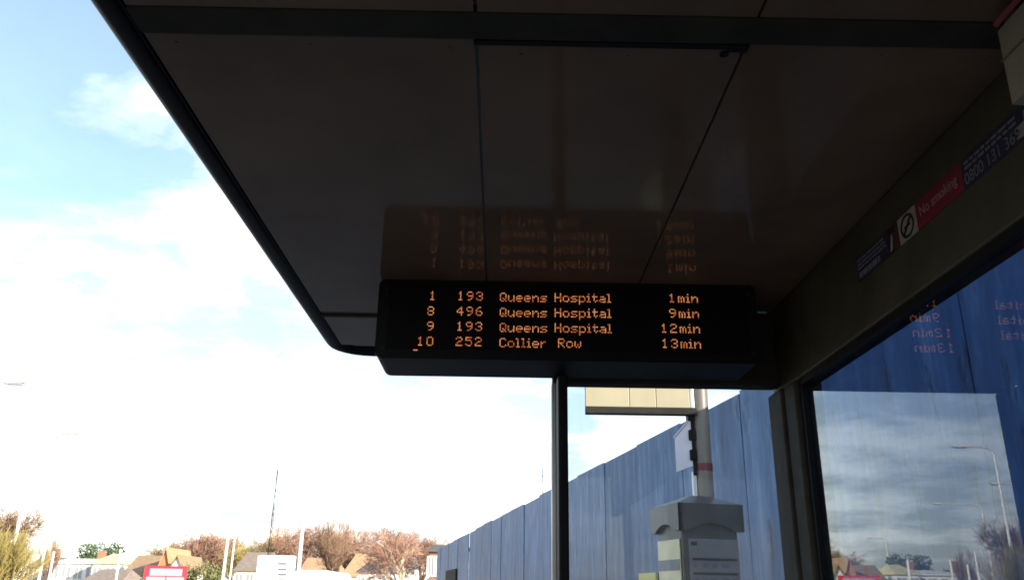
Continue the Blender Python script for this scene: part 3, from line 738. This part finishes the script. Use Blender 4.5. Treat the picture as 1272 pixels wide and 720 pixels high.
for px, top, Y, wd, var, bm, tm, lab in (
        (222, 676, 135, 1.1, 'round', B_brown, B_tan, 'tan bare tree behind the white gabled house'),
        (246, 664, 130, 1.0, 'round', B_brown, B_pink, 'round pinkish bare tree right of the white gabled house'),
        (270, 660, 126, 1.0, 'loose', B_brown, B_pink, 'pinkish bare tree just left of the pair of white poles'),
        (297, 667, 128, 0.9, 'round', B_brown, B_pink, 'low pinkish bare tree just right of the pair of white poles'),
        (318, 676, 122, 1.0, 'loose', B_brown, B_olive, 'olive bare tree behind the grey-brown roof'),
        (338, 664, 125, 1.0, 'round', B_brown, B_tan, 'tan bare tree behind the lattice mast'),
        (357, 660, 130, 0.95, 'loose', B_brown, B_tan, 'tan bare tree just left of the thick white pole'),
        (392, 652, 120, 1.0, 'round', B_brown, B_pink, 'pinkish bare tree just right of the thick white pole'),
        (444, 655, 122, 1.0, 'tall', B_brown, B_pink, 'upright pinkish bare tree right of the dark-trunked tree'),
        (476, 656, 118, 1.0, 'round', B_brown, B_pink, 'pinkish bare tree behind the slate-roofed house'),
        (524, 664, 116, 0.95, 'loose', B_brown, B_pink, 'pinkish bare tree beside the brown brick block'),
        (408, 664, 128, 1.0, 'loose', B_brown, B_tan, 'tan bare tree behind the bright orange roof')):
    tree(lab, px, top - 7, Y, wd * 1.25, var, bm, tm, G)
tree('dark-trunked bare tree in front of the orange roofs', 421, 636, 72, 0.75, 'tall', B_dark, B_brown, None)
tree('wide pale-limbed bare tree near the end of the hoarding', 503, 651, 58, 1.05, 'loose', B_pale, B_pink, None)

def leafy(label, px, top, Y, wm, base_frac, m, seed, n=2600, cat='tree', name='evergreen_tree', cone=False, leaf=0.045):
    p = P(px, top, Y); Hh = p.z + 0.13; rg = random.Random(seed)
    tr = thing(name, label, cat, (p.x, Y, -0.13))
    MB().tube((0, 0, -0.05), (0, 0, Hh * 0.8), Hh * 0.03, Hh * 0.008, n=7).obj('trunk', B_dark, tr)
    lobes = []
    for k in range(16):
        f = base_frac + (1 - base_frac) * rg.random() * 0.74
        rad = wm * (1 - f) * 1.3 if cone else wm * math.sqrt(max(0.05, 1 - ((f - base_frac) / (1 - base_frac) * 1.6 - 0.7) ** 2)) * 0.7
        a = rg.uniform(0, 6.28); lobes.append((Vector((rad * math.cos(a), rad * math.sin(a), f * Hh)), rg.uniform(0.28, 0.5) * wm * (0.6 if cone else 1)))
    mb = MB()
    for i in range(n):
        c_, r_ = rg.choice(lobes); dd = Vector((rg.gauss(0, 1), rg.gauss(0, 1), rg.gauss(0, 0.8))).normalized()
        q = c_ + dd * r_ * rg.uniform(0.6, 1.05)
        u = Vector((rg.gauss(0, 1), rg.gauss(0, 1), rg.gauss(0, 1))).normalized(); v = u.orthogonal().normalized(); s = leaf * wm * rg.uniform(0.7, 1.6)
        mb.add([q - u * s, q + v * s * 0.6, q + u * s, q - v * s * 0.6], [(0, 1, 2, 3)])
    mb.obj('crown', m, tr)
    return tr
L_green = mat('evergreen_leaf', (0.05, 0.085, 0.03), rough=0.7, noise=0.5, scale=1.5); L_dark = mat('dark_conifer_leaf', (0.03, 0.05, 0.035), rough=0.7, noise=0.4, scale=1.5); L_olive = mat('olive_shrub_leaf', (0.13, 0.135, 0.045), rough=0.7, noise=0.4, scale=1.5)
leafy('dark green evergreen tree left of the white chimney', 94, 681, 125, 2.0, 0.3, L_dark, 1)
leafy('broad green evergreen tree above the pale yellow roof', 128, 670, 125, 3.6, 0.25, L_green, 2)
leafy('round green evergreen tree between the chimney and the pale yellow roof', 113, 673, 128, 2.6, 0.3, L_green, 6)
leafy('small dark cone-shaped conifer behind the brown-roofed house', 159, 678, 130, 1.6, 0.15, L_dark, 3, cone=True)
leafy('olive green shrub below the pinkish bare trees', 256, 692, 88, 2.2, 0.1, L_olive, 4, name='shrub', cat='shrub')

# ------------------------------------------------------------------ poles, lamps, masts
M_galv = mat('galvanised_white_grey', (0.78, 0.78, 0.76), rough=0.45, noise=0.05, scale=5)
M_lampglass = mat('lamp_lens', (0.55, 0.56, 0.58), rough=0.3)
def lamp(label, hx, hy, arm, z=10.0):
    p = PZ(hx, hy, z)
    o = thing('street_lamp', label, 'street lamp', (p.x - arm, p.y, -0.13), 0, 'street lamps across the junction')
    h = z + 0.13
    MB().tube((0, 0, -0.1), (0, 0, 1.3), 0.12, n=10).obj('base', M_galv, o, smooth=True)
    sh_ = MB().tube((0, 0, 1.3), (0, 0, h - 0.5), 0.10, 0.065, n=10)
    pts = [(0.5 - 0.5 * math.cos(R_(15 * k)), h - 0.5 + 0.5 * math.sin(R_(15 * k))) for k in range(7)]
    for a, b in zip(pts, pts[1:]): sh_.tube((a[0], 0, a[1]), (b[0], 0, b[1]), 0.062, 0.06, n=8)
    sh_.obj('pole', M_galv, o, smooth=True)
    MB().tube((0.5, 0, h), (arm - 0.4, 0, h + 0.03), 0.055, 0.045, n=8).obj('arm', M_galv, o)
    hd_ = MB().prism([(arm - 0.45, h - 0.05), (arm + 0.45, h - 0.02), (arm + 0.5, h + 0.04), (arm + 0.3, h + 0.12), (arm - 0.4, h + 0.11)], -0.16, 0.16, 'y').obj('lamp_head', M_galv, o)
    MB().box(arm - 0.3, arm + 0.38, -0.12, 0.12, h - 0.085, h - 0.048).obj('lens', M_lampglass, hd_)
    return o
lamp('nearest street lamp, its head high at the left edge', 18, 475, 2.2)
lamp('street lamp standing behind the olive tree at the left', 87, 538, 1.9)
lamp('street lamp with its pole left of the olive tree', 32, 583, 3.4)
lamp('street lamp above the small brown-roofed house', 99, 610, 4.0)
lamp('farthest street lamp, above the long brown-roofed house', 175, 655, 2.2)
def pole(label, px, Y, rad, top, m=M_galv, group='white poles'):
    p = P(px, top, Y)
    o = thing('white_pole', label, 'pole', (p.x, Y, -0.13), 0, group); h = p.z + 0.13
    MB().tube((0, 0, -0.1), (0, 0, h), rad, rad * 0.8, n=12).obj('shaft', m, o, smooth=True)
    MB().tube((0, 0, 0), (0, 0, 0.9), rad * 1.35, n=12).obj('sleeve', m, o, smooth=True)
    MB().tube((0, 0, h), (0, 0, h + 0.04), rad * 0.9, rad * 0.3, n=12).obj('cap', m, o)
    return o
pole('thick white pole between the white board and the white van', 377, 33, 0.085, 640)
pole('left one of the pair of white poles', 285, 40, 0.075, 650)
pole('thinner right one of the pair of white poles', 292, 52, 0.06, 664)
pole('white pole in front of the long brown-roofed house', 150, 50, 0.08, 682)
pole('white pole just right of the olive tree', 58, 62, 0.11, 668)
pole('white pole between the olive tree and the small dark evergreen', 67, 62, 0.09, 685)
pole('thin white pole in front of the dark evergreen', 87, 66, 0.09, 680)
def mast(label, px, Y, top, wd=0.22):
    p = P(px, top, Y); h = p.z + 0.13
    o = thing('lattice_mast', label, 'mast', (p.x, Y, -0.13)); mb = MB()
    for k in range(3):
        a = R_(120 * k); mb.tube((wd * math.cos(a), wd * math.sin(a), -0.05), (0.05 * math.cos(a), 0.05 * math.sin(a), h * 0.93), 0.035, 0.02, n=4)
    mb.obj('leg_frame', M_dark, o); br = MB(); z = 0.5; k = 0
    while z < h * 0.92:
        s = wd * (1 - z / h) + 0.04; a, b = R_(120 * k), R_(120 * (k + 1)); br.tube((s * math.cos(a), s * math.sin(a), z), (s * math.cos(b), s * math.sin(b), z + 0.55), 0.018, n=4); z += 0.55; k += 1
    br.obj('bracing', M_dark, o)
    MB().tube((0, 0, h * 0.92), (0, 0, h), 0.03, 0.015, n=5).obj('aerial', M_dark, o)
mast('thin dark lattice mast above the white board', 346, 82, 572, 0.16)
mast('thin mast showing above the blue hoarding', 674, 80, 578, 0.14)

# ------------------------------------------------------------------ white information board
a, b = P(321, 689, 30), P(368, 689, 30)
W2 = (b.x - a.x) / 2; zt = a.z
ib = thing('information_board', 'white board with short dark text lines on two posts', 'sign', ((a.x + b.x) / 2, 30, -0.13))
poly = []
for (cx_, cz_, a0) in ((-W2 + 0.05, 1.25, 180), (W2 - 0.05, 1.25, 270), (W2 - 0.05, zt + 0.08, 0), (-W2 + 0.05, zt + 0.08, 90)):
    for k in range(4): poly.append((cx_ + 0.05 * math.cos(R_(a0 + 30 * k)), cz_ + 0.05 * math.sin(R_(a0 + 30 * k))))
pn = MB().prism(poly, -0.03, 0.03, 'y').obj('panel', mat('white_board_face', (0.80, 0.80, 0.80), rough=0.4), ib)
for py in (699.5, 706.3, 713, 719.8, 726.5, 733):
    q = P(345, py, 29.96); q2 = P(356, py, 29.96)
    MB().box(q.x - ib.location.x, q2.x - ib.location.x, -0.034, -0.0305, q.z + 0.13 - 0.03, q.z + 0.13 + 0.03).obj('text_line', mat('grey_lettering', (0.13, 0.14, 0.16), rough=0.5), pn)
for sx in (-1, 1): MB().tube((sx * W2 * 0.7, 0.07, -0.05), (sx * W2 * 0.7, 0.07, zt), 0.038, n=10).obj('post', M_galv, ib)

# ------------------------------------------------------------------ vehicles
M_busred = mat('bus_red_paint', (0.55, 0.018, 0.025), rough=0.25, coat=0.5)
M_tyre = mat('tyre_rubber', (0.02, 0.02, 0.02), rough=0.8); M_rim = mat('wheel_rim', (0.35, 0.35, 0.36), rough=0.35, metal=0.8)
M_wind = mat('windscreen_glass', (0.22, 0.24, 0.26), rough=0.05, spec=1.0, coat=1.0)  # pale base colour stands in for bright sky reflected in the glass
M_headl = mat('headlight_lens', (0.7, 0.7, 0.72), rough=0.15)
def wheel(parent, x, y, r, wd):
    w_ = MB().tube((x - wd / 2, y, r), (x + wd / 2, y, r), r, n=20).obj('wheel', M_tyre, parent)
    MB().tube((x - wd / 2 - 0.006, y, r), (x + wd / 2 + 0.006, y, r), r * 0.6, n=16).obj('rim', M_rim, w_)
pb_ = P(207.5, 702, 56)
bus = thing('bus', 'red single-decker bus with wide windscreen facing the camera', 'bus', (pb_.x, 56, -0.126), R_(22))
hB = pb_.z + 0.126; w2 = 1.26
bm_ = MB()
prof_b = [(0.0, 0.35), (-0.02, 1.15), (0.10, 2.45), (0.28, hB - 0.12), (0.55, hB), (10.6, hB), (10.9, hB - 0.2), (11.0, 0.35)]
bm_.prism(prof_b, -w2, w2, 'x').obj('body', M_busred, bus)
ws = MB().add([(-w2 + 0.12, -0.035, 1.22), (w2 - 0.12, -0.035, 1.22), (w2 - 0.16, 0.098, 2.46), (-w2 + 0.16, 0.098, 2.46), (-w2 + 0.12, 0.03, 1.22), (w2 - 0.12, 0.03, 1.22), (w2 - 0.16, 0.15, 2.46), (-w2 + 0.16, 0.15, 2.46)], [(0, 1, 2, 3), (4, 7, 6, 5), (0, 4, 5, 1), (1, 5, 6, 2), (2, 6, 7, 3), (3, 7, 4, 0)]).obj('windscreen', M_wind, bus)
MB().add([(-w2 + 0.3, 0.10, 2.52), (w2 - 0.3, 0.10, 2.52), (w2 - 0.3, 0.225, hB - 0.17), (-w2 + 0.3, 0.225, hB - 0.17), (-w2 + 0.3, 0.25, 2.52), (w2 - 0.3, 0.25, 2.52), (w2 - 0.3, 0.33, hB - 0.17), (-w2 + 0.3, 0.33, hB - 0.17)], [(0, 1, 2, 3), (4, 7, 6, 5), (0, 4, 5, 1), (1, 5, 6, 2), (2, 6, 7, 3), (3, 7, 4, 0)]).obj('destination_blind', M_wind, bus)
for sx in (-1, 1):
    MB().cbox(sx * 0.95 - 0.17, sx * 0.95 + 0.17, -0.035, 0.02, 0.62, 0.80, 0.02).obj('headlight', M_headl, bus)
    MB().cbox(sx * (w2 + 0.17) - 0.09, sx * (w2 + 0.17) + 0.09, -0.12, -0.05, 1.85, 2.25, 0.02).obj('mirror', M_black, bus)
    MB().tube((sx * (w2 - 0.05), 0.1, 2.4), (sx * (w2 + 0.16), -0.08, 2.26), 0.02, n=6).obj('mirror_arm', M_black, bus)
    for k in range(6): MB().box(sx * w2 - 0.012, sx * w2 + 0.012, 1.2 + k * 1.55, 2.6 + k * 1.55, 1.35, 2.4).obj('side_window', M_wind, bus)
    for y in (2.5, 8.0): wheel(bus, sx * (w2 - 0.14), y, 0.48, 0.29)
MB().box(-w2 + 0.1, w2 - 0.1, -0.045, 0.0, 0.36, 0.52).obj('bumper', M_black, bus)
pv_ = P(388, 707.5, 36)
van = thing('van', 'white van with rounded roof beside the thick white pole', 'van', (pv_.x, 36, -0.126), R_(0))
hV = pv_.z + 0.126
prof_v = []
M_vw = mat('van_white_paint', (0.80, 0.80, 0.80), rough=0.3, coat=0.4)
w2 = 0.82
rr = 0.22
poly = [(-w2 - 0.03, 0.3), (w2 + 0.03, 0.3), (w2, 1.35)] + [(w2 - rr - 0.05 + rr * math.cos(R_(18 * k)), hV - rr + rr * math.sin(R_(18 * k))) for k in range(6)] + [(-w2 + rr + 0.05 + rr * math.cos(R_(90 + 18 * k)), hV - rr + rr * math.sin(R_(90 + 18 * k))) for k in range(6)] + [(-w2, 1.35)]
MB().prism(poly, 0.0, 4.9, 'y').obj('body', M_vw, van, smooth=True)
for sx in (-1, 1):
    d_ = MB().cbox(sx * 0.39 - 0.35, sx * 0.39 + 0.35, -0.02, 0.0, 0.45, hV - 0.28, 0.008).obj('rear_door', M_vw, van)
    MB().box(sx * 0.39 - 0.26, sx * 0.39 + 0.26, -0.026, -0.0205, 1.25, hV - 0.42).obj('window', M_wind, d_)
    MB().box(sx * 0.06 - 0.02, sx * 0.06 + 0.02, -0.045, -0.0205, 0.95, 1.1).obj('handle', M_black, d_)
    MB().cbox(sx * 0.79 - 0.035, sx * 0.79 + 0.035, -0.02, 0.03, 0.75, 1.15, 0.008).obj('tail_light', M_redtrim, van)
    for y in (0.9, 4.0): wheel(van, sx * 0.74, y, 0.33, 0.2)
MB().cbox(-0.82, 0.82, -0.06, 0.02, 0.32, 0.44, 0.02).obj('bumper', M_black, van)
